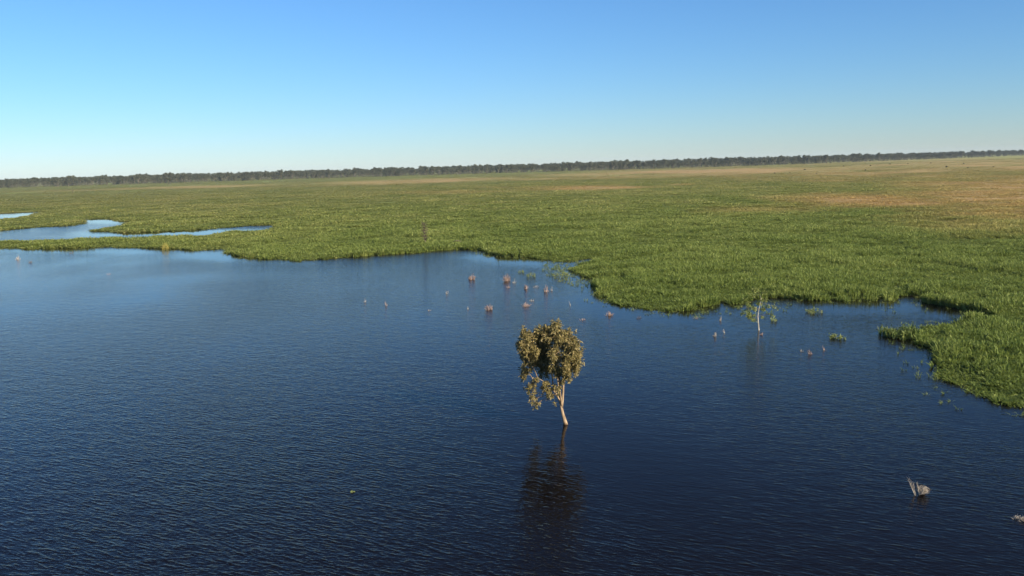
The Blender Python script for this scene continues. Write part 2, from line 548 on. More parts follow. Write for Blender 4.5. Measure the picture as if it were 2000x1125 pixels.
    nt.links.new(p.outputs[0], out.inputs[0])
    me.materials.append(m)
    o = link('water', me)
    tag(o, 'dark blue rippled lake water with calm strips along the banks', 'water', kind='structure')


build_water()

# ------------------------------------------------------------------ marsh grass (stuff): tufts on points
SRC = bpy.data.collections.new('tuft_sources')


def tuft_mat():
    m, nt, out = new_mat('marsh_grass_leaf')
    g = N(nt, 'ShaderNodeNewGeometry')
    A = N(nt, 'ShaderNodeAttribute', attribute_name='dry', attribute_type='INSTANCER')
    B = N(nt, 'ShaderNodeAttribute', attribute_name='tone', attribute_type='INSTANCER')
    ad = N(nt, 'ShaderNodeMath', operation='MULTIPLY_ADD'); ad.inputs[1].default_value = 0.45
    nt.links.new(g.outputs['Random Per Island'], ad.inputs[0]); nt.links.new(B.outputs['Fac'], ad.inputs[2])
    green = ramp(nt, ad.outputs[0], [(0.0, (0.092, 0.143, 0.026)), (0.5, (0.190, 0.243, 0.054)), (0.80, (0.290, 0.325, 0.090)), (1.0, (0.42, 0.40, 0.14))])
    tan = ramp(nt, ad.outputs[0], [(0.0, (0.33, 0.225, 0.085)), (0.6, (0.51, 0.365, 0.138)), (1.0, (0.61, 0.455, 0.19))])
    mx = N(nt, 'ShaderNodeMixRGB'); nt.links.new(A.outputs['Fac'], mx.inputs[0])
    nt.links.new(green, mx.inputs[1]); nt.links.new(tan, mx.inputs[2])
    p = N(nt, 'ShaderNodeBsdfPrincipled'); p.inputs['Roughness'].default_value = 0.6
    p.inputs['Specular IOR Level'].default_value = 0.2
    nt.links.new(mx.outputs[0], p.inputs['Base Color'])
    t = N(nt, 'ShaderNodeBsdfTranslucent'); nt.links.new(mx.outputs[0], t.inputs['Color'])
    ms = N(nt, 'ShaderNodeMixShader'); ms.inputs[0].default_value = 0.46
    nt.links.new(p.outputs[0], ms.inputs[1]); nt.links.new(t.outputs[0], ms.inputs[2])
    nt.links.new(ms.outputs[0], out.inputs[0])
    return m


M_TUFT = tuft_mat()
rs = random.Random(5)


def tuft_mesh(i, blades=24, spread=0.45, h0=0.65, h1=1.15, wd=0.085):
    b = MB()
    for k in range(blades):
        a = rs.uniform(0, 2 * PI); r = spread * math.sqrt(rs.random())
        base = Vector((r * math.cos(a), r * math.sin(a), -0.05))
        out = Vector((math.cos(a + rs.uniform(-0.8, 0.8)), math.sin(a + rs.uniform(-0.8, 0.8)), 0))
        h = rs.uniform(h0, h1) * (1 - 0.35 * (r / spread) ** 2)
        lean = rs.uniform(0.10, 0.60)
        side = Vector((-out.y, out.x, 0)); tw = rs.uniform(-1.2, 1.2)
        side = (side * math.cos(tw) + out * math.sin(tw))
        w = wd * rs.uniform(0.7, 1.3)
        p1 = base + Vector((0, 0, h * 0.6)) + out * lean * 0.35
        p2 = base + Vector((0, 0, h)) + out * lean
        n = len(b.v)
        b.v += [tuple(base - side * w * 0.4), tuple(base + side * w * 0.4), tuple(p1 + side * w * 0.6), tuple(p1 - side * w * 0.6), tuple(p2 + out * 0.05)]
        b.f.append((n, n + 1, n + 2, n + 3)); b.f.append((n + 3, n + 2, n + 4)); b.m += [0, 0]
        # a bent leaf half way up
        q = base + Vector((0, 0, h * rs.uniform(0.45, 0.85))) + out * lean * 0.3
        ld = (out * rs.uniform(0.5, 1) + Vector((0, 0, rs.uniform(-0.1, 0.7)))).normalized()
        b.leaf(q, ld, side, rs.uniform(0.25, 0.45), w * 1.7)
    me = bpy.data.meshes.new('grass_tuft')
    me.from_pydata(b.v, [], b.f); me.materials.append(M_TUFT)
    o = bpy.data.objects.new('grass_tuft%d' % i, me)
    SRC.objects.link(o)


for i in range(5): tuft_mesh(i)
tuft_mesh(5, blades=9, spread=0.35, h0=0.6, h1=1.1, wd=0.05)      # sparse reeds in the shallows


def instancer(name, pts, var, rot, scl, attrs, src):
    me = bpy.data.meshes.new(name)
    me.vertices.add(len(pts))
    me.vertices.foreach_set('co', np.asarray(pts, np.float32).ravel())
    def put(nm, typ, arr, fld='value'):
        a = me.attributes.new(nm, typ, 'POINT'); a.data.foreach_set(fld, arr)
    put('variant', 'INT', np.asarray(var, np.int32))
    r3 = np.zeros((len(pts), 3), np.float32); r3[:, 2] = rot
    put('turn', 'FLOAT_VECTOR', r3.ravel(), 'vector')
    put('size', 'FLOAT_VECTOR', np.asarray(scl, np.float32).ravel(), 'vector')
    for k, v in attrs.items(): put(k, 'FLOAT', np.asarray(v, np.float32))
    me.update()
    o = link(name, me)
    ng = bpy.data.node_groups.new(name + '_scatter', 'GeometryNodeTree')
    ng.interface.new_socket('Geometry', in_out='INPUT', socket_type='NodeSocketGeometry')
    ng.interface.new_socket('Geometry', in_out='OUTPUT', socket_type='NodeSocketGeometry')
    gi = ng.nodes.new('NodeGroupInput'); go = ng.nodes.new('NodeGroupOutput')
    ip = ng.nodes.new('GeometryNodeInstanceOnPoints')
    ci = ng.nodes.new('GeometryNodeCollectionInfo')
    ci.inputs['Collection'].default_value = src
    ci.inputs['Separate Children'].default_value = True
    ci.inputs['Reset Children'].default_value = True
    ng.links.new(gi.outputs[0], ip.inputs['Points'])
    ng.links.new(ci.outputs[0], ip.inputs['Instance'])
    ip.inputs['Pick Instance'].default_value = True
    for nm, typ, sock in (('variant', 'INT', 'Instance Index'), ('turn', 'FLOAT_VECTOR', 'Rotation'), ('size', 'FLOAT_VECTOR', 'Scale')):
        na = ng.nodes.new('GeometryNodeInputNamedAttribute'); na.data_type = typ
        na.inputs['Name'].default_value = nm
        ng.links.new(na.outputs['Attribute'], ip.inputs[sock])
    ng.links.new(ip.outputs[0], go.inputs[0])
    md = o.modifiers.new('scatter', 'NODES'); md.node_group = ng
    return o


def build_grass():
    P = []
    r = 40.0
    half = math.radians(37)
    while r < 2900:
        sp = max(0.48, 0.0031 * r)
        n = int(2 * half * r / sp)
        t = (np.arange(n) + R.uniform(-0.5, 0.5, n)) / n * 2 * half - half
        rr = r + R.uniform(-0.5, 0.5, n) * sp
        P.append(np.column_stack([rr * np.sin(t), rr * np.cos(t), np.full(n, sp)]))
        r += sp
    P = np.vstack(P)
    XY = P[:, :2]; sp = P[:, 2]
    dist = np.hypot(XY[:, 0], XY[:, 1])
    sd = np.full(len(P), 50.0)
    nr = dist < 620
    sd[nr] = signed_dist(XY[nr])
    px, py = project(np.column_stack([XY, np.zeros(len(XY))]))
    rag = fbm(XY[:, 0] / 3.2, XY[:, 1] / 3.2, 71, 3)
    keep = sd > 0.1 + np.minimum(0.3 * sp, 0.5) + np.clip(rag - 0.47, 0, 1) * 7.0
    # a few reeds wade into the shallows
    wade = np.zeros(len(P), bool)
    u = R.rand(len(P))
    for (cx, cy, rx, ry, sl, pr) in [(1120, 532, 55, 24, 0.2, 0.18), (1105, 530, 26, 10, 0.0, 0.3), (1450, 600, 90, 14, 0.0, 0.10), (1340, 612, 70, 8, 0, 0.12),
                                     (1800, 700, 40, 40, 0.4, 0.08), (1780, 600, 60, 10, 0.0, 0.03), (940, 492, 40, 6, 0.2, 0.10), (1880, 790, 70, 22, 0.35, 0.05)]:
        wade |= (blob(px, py, cx, cy, rx, ry, sl, 0.4) > 0.3) & (u < pr) & (sd < 0.3)
    wade |= (sd < 2.0) & (sd > -2.6) & (u < 0.16 * np.exp(np.minimum(sd, 0) / 1.2)) & (dist < 400)
    wade &= (sd > -14) & ~keep
    hollow = fbm(XY[:, 0] / 6.5, XY[:, 1] / 4.2, 61, 3)
    hollow2 = fbm(XY[:, 0] / 30, XY[:, 1] / 16, 63, 3)
    keep &= ~((hollow < 0.34 + 0.16 * (hollow2 - 0.4)) & (u < 0.75) & (dist < 700))
    keep &= ~((dist > 500) & (R.rand(len(P)) < np.interp(dist, [400, 1300], [0, 0.55])))
    dr0 = dryness(XY)
    keep &= ~(R.rand(len(P)) < np.clip(1.0 * (dr0 - 0.25), 0, 0.8))
    use = keep | wade
    XY, sp, dist, sd, wade = XY[use], sp[use], dist[use], sd[use], (wade & ~keep)[use]
    x, y = XY[:, 0], XY[:, 1]
    n = len(XY)
    lump = np.clip((fbm(x / 3.6, y / 4.6, 41, 3) - 0.5) * 1.9 + 0.5, 0, 1)
    lump2 = fbm(x / 22, y / 34, 43, 3)
    dr = dryness(XY)
    edge = np.exp(-np.maximum(sd, 0) / 2.5)  # nearness to the bank; in tone it paints in sunlit edge blades
    lumpm = np.clip((fbm(x / 9, y / 10, 45, 3) - 0.5) * 2.2 + 0.5, 0, 1)
    hgt = 1.2 * (0.50 + 0.78 * lump) * (0.80 + 0.4 * lump2) * (0.50 + 1.0 * lumpm) * (1 - 0.45 * dr) * R.uniform(0.8, 1.2, n)
    hgt *= (1 + 0.15 * edge) * np.interp(dist, [220, 550, 1500], [1.0, 0.5, 0.22])
    hgt = np.minimum(hgt, 1.55 + 0.1 * R.rand(n))
    hgt = np.where(wade, 0.5 * R.uniform(0.5, 1.3, n), hgt)
    wide = sp / 0.5 * R.uniform(0.85, 1.2, n)
    wide = np.where(wade, R.uniform(0.5, 0.9, n), wide)
    scl = np.column_stack([wide, wide, hgt])
    z = np.where(wade, -0.05, np.where(sd < 3.2, -0.08, 0.05))
    var = np.where(wade, 5, R.randint(0, 5, n))
    tone = 0.28 * lump2 + 0.22 * fbm(x / 3.0, y / 4.0, 47, 2) + 0.22 * edge * (R.rand(n) < 0.6) + R.uniform(-0.06, 0.06, n) - 0.02 + np.interp(dist, [60, 130, 260, 600], [-0.12, -0.06, 0.10, 0.38]) * (0.7 + 0.6 * lump2)  # rise with distance paints back the light lost to tuft self-shadowing
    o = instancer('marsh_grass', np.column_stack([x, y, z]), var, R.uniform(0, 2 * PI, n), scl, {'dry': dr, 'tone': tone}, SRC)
    tag(o, 'dense green marsh grass covering the plain, drying to tan farther off', 'grass', kind='stuff')
    print('grass tufts', n)


build_grass()

# ------------------------------------------------------------------ lone tree standing in the water
def leaf_clump(b, c, r, n, ln=0.24, wd=0.075, droop=0.7, flat=0.85):
    for _ in range(n):
        o = rnd_dir() * r * (random.random() ** 0.45)
        o.z *= flat
        d = (rnd_dir() + Vector((0, 0, -droop))).normalized()
        s = d.cross(rnd_dir())
        if s.length < 0.05: continue
        s.normalize()
        k = random.uniform(0.7, 1.3)
        b.leaf(c + o, d, s, ln * k, wd * k)


def lone_tree():
    base = at(1104, 829)
    Y = base.y
    root = empty('gum_tree', base)
    tag(root, 'lone gum tree with pale forked trunk standing in open dark water', 'tree')
    def T(px, py, dy=0.0): return on_plane(px, py, Y + dy) - base
    trunk = MB()
    trunk.tube([Vector((0.10, 0, -1.2)), T(1105, 829), T(1102, 818, 0.02), T(1099, 808, 0.03), T(1097, 798, 0.05), T(1096, 792, 0.05)],
               [0.20, 0.18, 0.145, 0.12, 0.11, 0.10], 10)
    stems = [
        [(1097, 798, .05), (1099, 780, 0.0), (1100, 760, -.1), (1101, 742, -.15), (1104, 715, -.2), (1106, 690, -.1), (1104, 660, 0)],
        [(1097, 797, .05), (1093, 783, .1), (1087, 770, .2), (1080, 752, .3), (1079, 738, .35), (1074, 715, .4), (1066, 690, .5), (1058, 662, .5)],
        [(1097, 795, .05), (1095, 775, -.2), (1093, 758, -.4), (1092, 740, -.6), (1096, 718, -.7), (1112, 690, -.8)],
        [(1096, 792, .05), (1095, 778, .3), (1092, 760, .6), (1088, 735, .9), (1085, 700, 1.0), (1083, 660, .8), (1083, 640, .7)],
        [(1086, 769, .2), (1074, 755, .0), (1062, 745, -.2), (1050, 738, -.3), (1042, 742, -.3)],
    ]
    rad = [(0.10, 0.03), (0.09, 0.025), (0.075, 0.025), (0.075, 0.025), (0.04, 0.015)]
    for s, (ra, rb) in zip(stems, rad):
        pts = [T(*p) for p in s]
        # smooth by one subdivision
        n = len(pts)
        trunk.tube(pts, [ra + (rb - ra) * i / (n - 1) for i in range(n)], 8)
    tr = trunk.build('trunk', M_BARK, root, smooth=True)
    # limbs and crown: (px, py, r px, depth m, clumps)
    blobs = [(1108, 700, 24, -0.9, 16), (1112, 672, 20, -0.4, 11), (1118, 690, 14, 0.6, 7), (1104, 722, 18, -0.8, 8), (1050, 652, 14, 0.9, 7), (1058, 676, 15, 0.6, 8), (1068, 694, 14, 0.4, 7), (1046, 690, 12, 0.2, 5), (1064, 648, 10, 0.2, 5),
             (1085, 660, 20, -0.3, 9), (1082, 645, 12, 0.1, 6), (1085, 634, 5, 0.1, 2), (1084, 690, 18, -0.9, 7), (1086, 716, 15, -0.7, 5),
             (1060, 655, 17, 0.5, 7), (1050, 645, 8, 0.5, 3), (1029, 650, 9, 0.3, 4), (1026, 665, 14, 0.0, 7), (1036, 682, 15, -0.4, 8),
             (1024, 688, 10, 0.2, 4), (1032, 706, 12, 0.3, 5), (1026, 722, 7, 0.4, 3), (1050, 700, 16, 0.9, 6), (1060, 722, 12, 0.8, 4),
             (1043, 738, 8, -0.3, 4), (1038, 752, 9, -0.3, 4), (1030, 755, 6, -0.2, 2), (1043, 764, 7, -0.2, 2), (1044, 780, 6, -0.3, 3), (1051, 787, 2.5, -0.3, 1),
             (1068, 745, 11, -0.5, 5), (1066, 762, 11, -0.4, 5), (1076, 770, 8, -0.3, 3), (1087, 756, 8, -0.5, 3), (1098, 745, 8, -0.6, 3), (1125, 712, 8, 0.1, 3),
             (1104, 652, 10, 0.2, 4), (1122, 668, 8, 0, 3), (1128, 690, 6, 0, 3), (1014, 672, 4, 0.1, 2)]
    mpp = (base - cam_pos).length / F
    crown = MB(); tw = MB()
    for s in stems:
        tw.tube([T(1097, 797, .05)] + [T(*p) for p in s], [0.012] * (len(s) + 1), 4)
    ends = [T(*s[k]) for s in stems for k in range(2, len(s))]
    for (px, py, r, dy, n) in blobs:
        c = T(px, py, dy)
        near = min(ends, key=lambda e: (e - c).length + max(0, e.z - c.z) * 0.6)
        lp = curve_pts(near, c, 0.08, 0.12)
        tw.tube(lp, [0.03, 0.026, 0.022, 0.018, 0.014, 0.008], 5, cap=False)
        for k in range(int(n * (1.7 if py < 735 else 0.5) + 0.5)):
            o = rnd_dir() * r * mpp * 0.94 * (random.random() ** 0.5)
            cc = c + Vector((o.x, o.y * 1.1, o.z))
            if k % 2 == 0:
                tw.tube(curve_pts(lp[3], cc, 0.1, 0.15, 4), [0.012, 0.010, 0.007, 0.004], 4, cap=False)
            leaf_clump(crown, cc, random.uniform(0.13, 0.40) * (1 if py < 735 else .7), random.randint(38, 85) if py < 735 else random.randint(22, 45))
            # a hanging spray under the clump and a few stray shoots
            leaf_clump(crown, cc + Vector((random.uniform(-.2, .2), random.uniform(-.2, .2), -random.uniform(.25, .5))), 0.16, random.randint(12, 30), flat=1.6)
            if random.random() < .5:
                e = cc + Vector((o.x, o.y, max(o.z, -.1))) * .55 + Vector((0, 0, random.uniform(.1, .3)))
                leaf_clump(crown, e, 0.13, 16, flat=1.5)
    tw.build('branch', M_BARK, root)
    crown.build('crown', M_LEAF, root)


lone_tree()


def sapling():
    base = at(1482, 645)
    Y = base.y
    root = empty('sapling', base)
    tag(root, 'thin white-stemmed sapling with sparse yellow-green leaves in the shallows', 'tree')
    def T(px, py, dy=0.0): return on_plane(px, py, Y + dy) - base
    b = MB()
    main = [Vector((0.05, 0, -0.8)), T(1482, 645), T(1481, 632), T(1480, 618), T(1482, 604), T(1485, 592), T(1487, 584), T(1484, 576)]
    b.tube(main, [0.09, 0.08, 0.07, 0.055, 0.045, 0.035, 0.025, 0.012], 8)
    b.build('trunk', M_BARK_W, root, smooth=True)
    tw = MB(); cr = MB()
    mpp = (base - cam_pos).length / F
    for (px, py, r, dy, n) in [(1465, 616, 9, -.3, 6), (1452, 612, 5, -.2, 2), (1474, 622, 5, -.2, 2), (1478, 570, 10, .2, 4), (1468, 580, 8, .3, 3), (1490, 568, 8, 0, 3),
                               (1455, 590, 8, .4, 2), (1500, 590, 9, -.2, 2), (1496, 602, 7, .2, 2), (1506, 614, 6, 0, 2), (1492, 616, 4, 0, 1), (1515, 600, 7, .4, 2), (1445, 600, 6, .1, 1), (1490, 582, 6, 0, 2), (1483, 592, 8, .2, 3), (1474, 600, 7, .3, 3), (1460, 603, 8, .2, 3), (1488, 606, 6, -.2, 2)]:
        c = T(px, py, dy)
        near = min(main[3:], key=lambda e: (e - c).length)
        tw.tube(curve_pts(near, c, 0.1, 0.12), [0.016, 0.014, 0.012, 0.009, 0.007, 0.005], 4, cap=False)
        for k in range(n):
            o = rnd_dir() * r * mpp * random.random() ** 0.5
            leaf_clump(cr, c + o, random.uniform(0.18, 0.36), 34, 0.24, 0.08)
    tw.build('branch', M_DEAD_B, root)
    cr.build('crown', M_LEAF_Y, root)


sapling()


# ------------------------------------------------------------------ dead shrubs and weeds in the water
def dead_shrub(px, py, hpx, wpx, label, mat=None, twigs=16, lean=0.0, cat='dead shrub', name='dead_shrub', group=None, rad=0.028, fluff=0.5, up_=1.0):
    base = at(px, py)
    mpp = (base - cam_pos).length / F
    h = hpx * mpp * 0.72; w = wpx * mpp / 2 * 1.2
    b = MB()
    for k in range(twigs):
        a = random.uniform(0, 2 * PI)
        rr = random.random() ** 0.6
        hx = 1.35 * random.random() ** 1.3 if k else 1.45
        tip = Vector((math.cos(a) * rr * w + lean * h, math.sin(a) * rr * w, h * (0.12 + hx * (1 - 0.62 * rr))))
        st = Vector((math.cos(a + .6) * 0.45 * rr * w, math.sin(a + .6) * 0.45 * rr * w, -0.3))
        pts = curve_pts(st, tip, 0.05, 0.1, 5)
        b.tube(pts, [rad, rad * .9, rad * .75, rad * .6, rad * .35], 4)
        for j in range(int(fluff * 12)):
            s = pts[random.choice((2, 3, 3, 4))]
            e = s + rnd_dir() * random.uniform(0.12, 0.3) * min(1.0, w * 1.2) + Vector((0, 0, 0.12 * h))
            e.z = max(e.z, 0.03)
            b.tube([s, (s + e) / 2 + rnd_dir() * 0.02, e], [rad * .45, rad * .4, rad * .22], 3, cap=False)
    o = b.build(name, mat or M_DEAD)
    o.location = base
    tag(o, label, cat, group or 'dead shrubs poking out of the lake')
    return o


DS = [
    (922, 546, 13, 14, 'dry pinkish fan-shaped shrub in the water, leftmost of the pair below the calm bay', 26, 0, M_DEAD, 1.0),
    (990, 549, 17, 15, 'tallest dry pinkish shrub in the open water below the calm bay', 34, -0.1, M_DEAD, 1.0),
    (1027, 564, 10, 9, 'small dry tan shrub between the tallest pink shrub and the reedy point', 14, 0, M_DEAD, 1.0),
    (1067, 570, 15, 10, 'dry pinkish shrub with an upright spike nearest the reedy point', 16, 0.05, M_DEAD, 1.0),
    (1077, 568, 9, 6, 'wispy pale twig just right of the spiky pinkish shrub', 5, 0.2, M_DEAD_G, 0.4),
    (957, 605, 12, 16, 'dry pinkish shrub leaning left, above the left side of the lone tree', 24, -0.35, M_DEAD, 0.8),
    (1028, 598, 9, 19, 'wide low dry tan shrub straight above the lone tree crown', 32, 0, M_DEAD, 0.2),
    (1038, 588, 5, 11, 'little pale sprig behind the wide low tan shrub', 9, 0.2, M_DEAD_G, 0.4),
    (1190, 616, 10, 13, 'round pinkish dry shrub in calm water right of the lone tree crown', 34, 0, M_DEAD, 0.3),
    (1136, 625, 4, 13, 'flat pale mat of dry twigs just above right of the lone tree crown', 14, 0, M_DEAD, 0.2),
    (874, 574, 8, 9, 'small pale V-shaped twig alone in the open water', 5, 0, M_DEAD_G, 1.0),
    (994, 562, 5, 9, 'faint low tan twigs under the tallest pinkish shrub', 9, 0, M_DEAD, 0.4),
    (1004, 553, 8, 8, 'faint grey-green sprig right of the tallest pinkish shrub', 6, 0.2, M_DEAD_G, 0.6),
    (1046, 561, 6, 12, 'pale thin sprawl of twigs left of the spiky pinkish shrub', 7, 0.2, M_DEAD_G, 0.3),
    (1114, 597, 8, 6, 'single white slanting stick below the reedy point', 3, -0.5, M_DEAD_G, 0.3),
    (839, 607, 4, 6, 'tiny straw-coloured twig tuft left of the lone tree', 7, 0, M_DEAD_G, 0.4),
    (914, 604, 7, 4, 'thin upright pale twig left of the leaning pinkish shrub', 3, 0, M_DEAD_G, 0.4),
    (755, 597, 10, 6, 'faint pinkish twigs far out in the open lake', 5, -0.3, M_DEAD, 0.4),
    (712, 590, 7, 6, 'pale twig tuft farthest out in the open lake', 4, 0, M_DEAD_G, 0.4),
    (1396, 657, 14, 9, 'pale shrub stub with one upright stick, left of the white sapling', 8, 0.1, M_DEAD_G, 0.7),
    (1416, 650, 9, 8, 'thin grey stick leaning left beside the pale shrub stub', 2, -0.8, M_DEAD_G, 0.3),
    (1358, 622, 5, 9, 'tiny whitish twigs close under the grassy bank', 6, 0, M_DEAD_G, 0.4),
    (1406, 626, 13, 6, 'pale upright sprig under the grassy bank left of the sapling', 6, 0, M_DEAD_G, 0.6),
    (1248, 622, 6, 9, 'dark little twig heap with pale tips off the grassy bank', 8, 0, M_DEAD_B, 0.5),
    (1489, 654, 5, 8, 'short tan stump of twigs at the foot of the white sapling', 10, 0, M_DEAD, 0.5),
    (1583, 691, 12, 14, 'cluster of three pinkish upright twigs in dark water right of the sapling', 6, -0.25, M_DEAD, 0.4),
    (1611, 684, 8, 12, 'low pinkish twig slanting left beside the pinkish twig cluster', 4, -0.5, M_DEAD, 0.3),
    (1565, 686, 4, 7, 'faint pale twig left of the pinkish twig cluster', 4, 0.2, M_DEAD_G, 0.3),
    (35, 507, 8, 8, 'whitish dry tuft near the left edge of the lake', 14, 0, M_DEAD_G, 0.8),
    (140, 495, 5, 6, 'small brown tuft close to the left grass bank', 12, 0, M_DEAD_B, 0.6),
    (60, 513, 5, 6, 'small dark tuft below the whitish dry tuft', 12, 0, M_DEAD_B, 0.6),
    (212, 536, 4, 7, 'small reddish twig low in the open water on the left', 6, 0, M_DEAD, 0.3),
]
for (px, py, h, w, lab, n, ln, mt, fl) in DS:
    dead_shrub(px, py, h, w, lab, mt, n, ln, fluff=fl, rad=0.032)


def big_dead_bush():
    base = at(1796, 966)
    mpp = (base - cam_pos).length / F
    Y = base.y
    def T(px, py, dy=0.0): return on_plane(px, py, Y + dy) - base
    root = empty('dead_bush', base)
    tag(root, 'bleached dead bush with long sticks leaning left in the black water, right foreground', 'dead bush', 'dead shrubs poking out of the lake')
    b = MB()
    for (x0, x1, y1, dy) in [(1790, 1773, 934, .2), (1792, 1779, 938, -.1), (1793, 1783, 941, .3), (1795, 1790, 944, .1), (1791, 1776, 941, -.3), (1797, 1792, 943, -.2), (1789, 1777, 936, .0)]:
        p = curve_pts(T(x0, 967, dy * .3) + Vector((0, 0, -.2)), T(x1, y1, dy), 0.03, 0.06, 6)
        b.tube(p, [0.020, .018, .016, .013, .009, .005], 5)
        for k in range(5):
            s = p[random.randint(2, 5)]
            b.tube([s, s + rnd_dir() * 0.10 + Vector((-.02, 0, .12))], [.009, .004], 3, cap=False)
    b.build('stick', M_DEAD_G, root)
    t = MB()
    c = T(1803, 957)
    for k in range(120):
        d = rnd_dir(); d.z = abs(d.z) * 0.9
        e = c + Vector((d.x * 0.42, d.y * 0.42, d.z * 0.42 - 0.10)) * random.uniform(0.5, 1)
        e.z = max(e.z, 0.04)
        s = T(1799, 966, random.uniform(-.2, .2)) + Vector((random.uniform(-.1, .2), 0, 0))
        t.tube(curve_pts(s, e, 0.1, 0.15, 4), [.009, .008, .006, .004], 3, cap=False)
        for j in range(2):
            t.tube([e, e + rnd_dir() * 0.11], [.007, .004], 3, cap=False)
    t.build('twig_mass', M_DEAD_G, root)


big_dead_bush()
dead_shrub(1998, 1015, 8, 22, 'bleached twig clump cut by the right edge of the picture', M_DEAD_G, 22, -0.5, fluff=1.0, rad=0.016, cat='dead bush', name='dead_bush')


def weed(px, py, hpx, wpx, label, mat=None, n=20, cat='water weed', name='water_weed', group='green weed clumps out in the water'):
    base = at(px, py)
    mpp = (base - cam_pos).length / F
    h = hpx * mpp; w = wpx * mpp / 2
    b = MB()
    for k in range(n):
        a = random.uniform(0, 2 * PI); rr = math.sqrt(random.random())
        p = Vector((math.cos(a) * rr * w, math.sin(a) * rr * w * 1.3, -0.1))
        tip = p + Vector((random.uniform(-.12, .12), random.uniform(-.12, .12), 0.1 + h * random.uniform(.5, 1) * (1 - .5 * rr * rr)))
        b.tube([Vector((0, 0, -.3)), p * .6 + Vector((0, 0, -.1))] + curve_pts(p, tip, 0, 0.08, 4), [.016, .016, .016, .014, .011, .006], 3, cap=False)
        for j in range(7):
            s = p.lerp(tip, random.uniform(.35, 1))
            d = (rnd_dir() + Vector((0, 0, .3))).normalized(); sd_ = d.cross(rnd_dir())
            if sd_.length > .05: b.leaf(s, d, sd_.normalized(), random.uniform(.16, .32), .075)
    o = b.build(name, mat or M_WEED)
    o.location = base
    tag(o, label, cat, group)


weed(1037, 541, 10, 20, 'bright yellow-green weed clump between the pink shrubs and the reedy point', n=26)
weed(1020, 533, 5, 16, 'thin green weed patch behind the bright yellow-green weed clump', n=12)
weed(1096, 541, 14, 34, 'loose straw-green reed patch off the tip of the reedy point', n=36)
weed(1590, 611, 9, 30, 'yellow-green weed clump in the calm strip right of the sapling', n=34)
weed(1626, 660, 9, 14, 'leafy green left half of the weed raft in dark water right of the sapling', n=18)
weed(1642, 663, 8, 14, 'paler right half of the weed raft in dark water right of the sapling', n=16)
weed(1512, 628, 6, 14, 'pale weed sprigs just right of the white sapling', n=10)
weed(323, 488, 17, 12, 'yellow bush at the water edge of the left grass bank', M_YELLOW, 40, 'bush', 'yellow_bush', 'bushes on the plain')


def floating_leaf():
    b = MB()
    for (x, y, a, s) in [(0, 0, .3, .16), (.22, .05, 2.2, .13), (.08, -.25, 4.0, .12)]:
        pts = []
        for k in range(10):
            t = 2 * PI * k / 10
            pts.append((x + math.cos(t + a) * s * (0.75 if k == 0 else 1), y + math.sin(t + a) * s * 1.4, 0.03 + 0.05 * max(0, math.sin(t))))
        n = len(b.v); b.v += pts; b.f.append(tuple(range(n, n + 10))); b.m.append(0)
        n = len(b.v); b.v += [(p[0], p[1], p[2] - 0.012) for p in pts]; b.f.append(tuple(range(n + 9, n - 1, -1))); b.m.append(0)
    o = b.build('floating_leaf', M_WEED)
    o.location = at(687, 961); o.scale = (.6, .6, .6)
    tag(o, 'tiny bright green floating leaves alone on the dark foreground water', 'water plant')


floating_leaf()


def reed_islet(pts, label):
    c = at(sum(p[0] for p in pts) / len(pts), sum(p[1] for p in pts) / len(pts))
    b = MB()
    for (px, py, r, h, n) in pts:
        q = at(px, py) - c
        for k in range(n):
            a = random.uniform(0, 2 * PI); rr = r * math.sqrt(random.random())
            p = q + Vector((math.cos(a) * rr, math.sin(a) * rr, -0.2))
            hh = h * random.uniform(.6, 1.1) + .2
            lean = Vector((random.uniform(-.35, .35), random.uniform(-.35, .35), 0))
            side = Vector((math.cos(a * 3), math.sin(a * 3), 0))
            m_ = p + lean * .35 + Vector((0, 0, hh * .6)); t = p + lean + Vector((0, 0, hh))
            i = len(b.v)
            b.v += [tuple(p - side * .03), tuple(p + side * .03), tuple(m_ + side * .045), tuple(m_ - side * .045), tuple(t)]
            b.f += [(i, i + 1, i + 2, i + 3), (i + 3, i + 2, i + 4)]; b.m += [0, 0]
            for j in range(2):
                s = p.lerp(t, random.uniform(.4, .9))
                d = (rnd_dir() + Vector((0, 0, .2))).normalized(); sd_ = d.cross(rnd_dir())
                if sd_.length > .05: b.leaf(s, d, sd_.normalized(), random.uniform(.2, .4), .09)
    o = b.build('reed_clump', M_REED)
    o.location = c
    tag(o, label, 'reeds')


reed_islet([(1735, 654, 1.0, .8, 60), (1750, 658, 1.2, .9, 110), (1765, 659, 1.2, 1.0, 120), (1776, 657, .9, 1.6, 90), (1727, 650, .6, .9, 24), (1744, 655, 1.0, .8, 60)],
           'small reed islet reaching left from the right bank')


# ------------------------------------------------------------------ things on the plain
def plain_snag(px, py, hpx, wpx, label, n=60, cat='dead tree'):
    base = at(px, py)
    mpp = (base - cam_pos).length / F
    h = hpx * mpp; w = wpx * mpp / 2
    root = empty('dead_tree', base)
    tag(root, label, cat)
    t = MB()
    main = curve_pts((0, 0, -.3), (random.uniform(-.1, .1) * h, 0, h * 0.97), 0, 0.05, 8)
    t.tube(main, [h * .022 * (1 - i / 8.5) for i in range(8)], 6)
    t.build('trunk', M_DEAD_B, root)
    b = MB()
    for k in range(n):
        s = main[random.randint(2, 7)]
        e = s + Vector((random.uniform(-1, 1) * w, random.uniform(-1, 1) * w, random.uniform(-.02, .22) * h))
        b.tube(curve_pts(s, e, 0.05, 0.12, 4), [h * .007, h * .006, h * .005, h * .003], 3, cap=False)
    b.build('branch', M_DEAD_B, root)


plain_snag(832, 479, 40, 16, 'thin brown dead sapling standing in the grass behind the lake edge', 170)
plain_snag(142, 379, 11, 5, 'dark dead tree stub far out on the left plain', 30)
plain_snag(527, 357, 9, 4, 'small dark stub before the far tree line left of centre', 26)


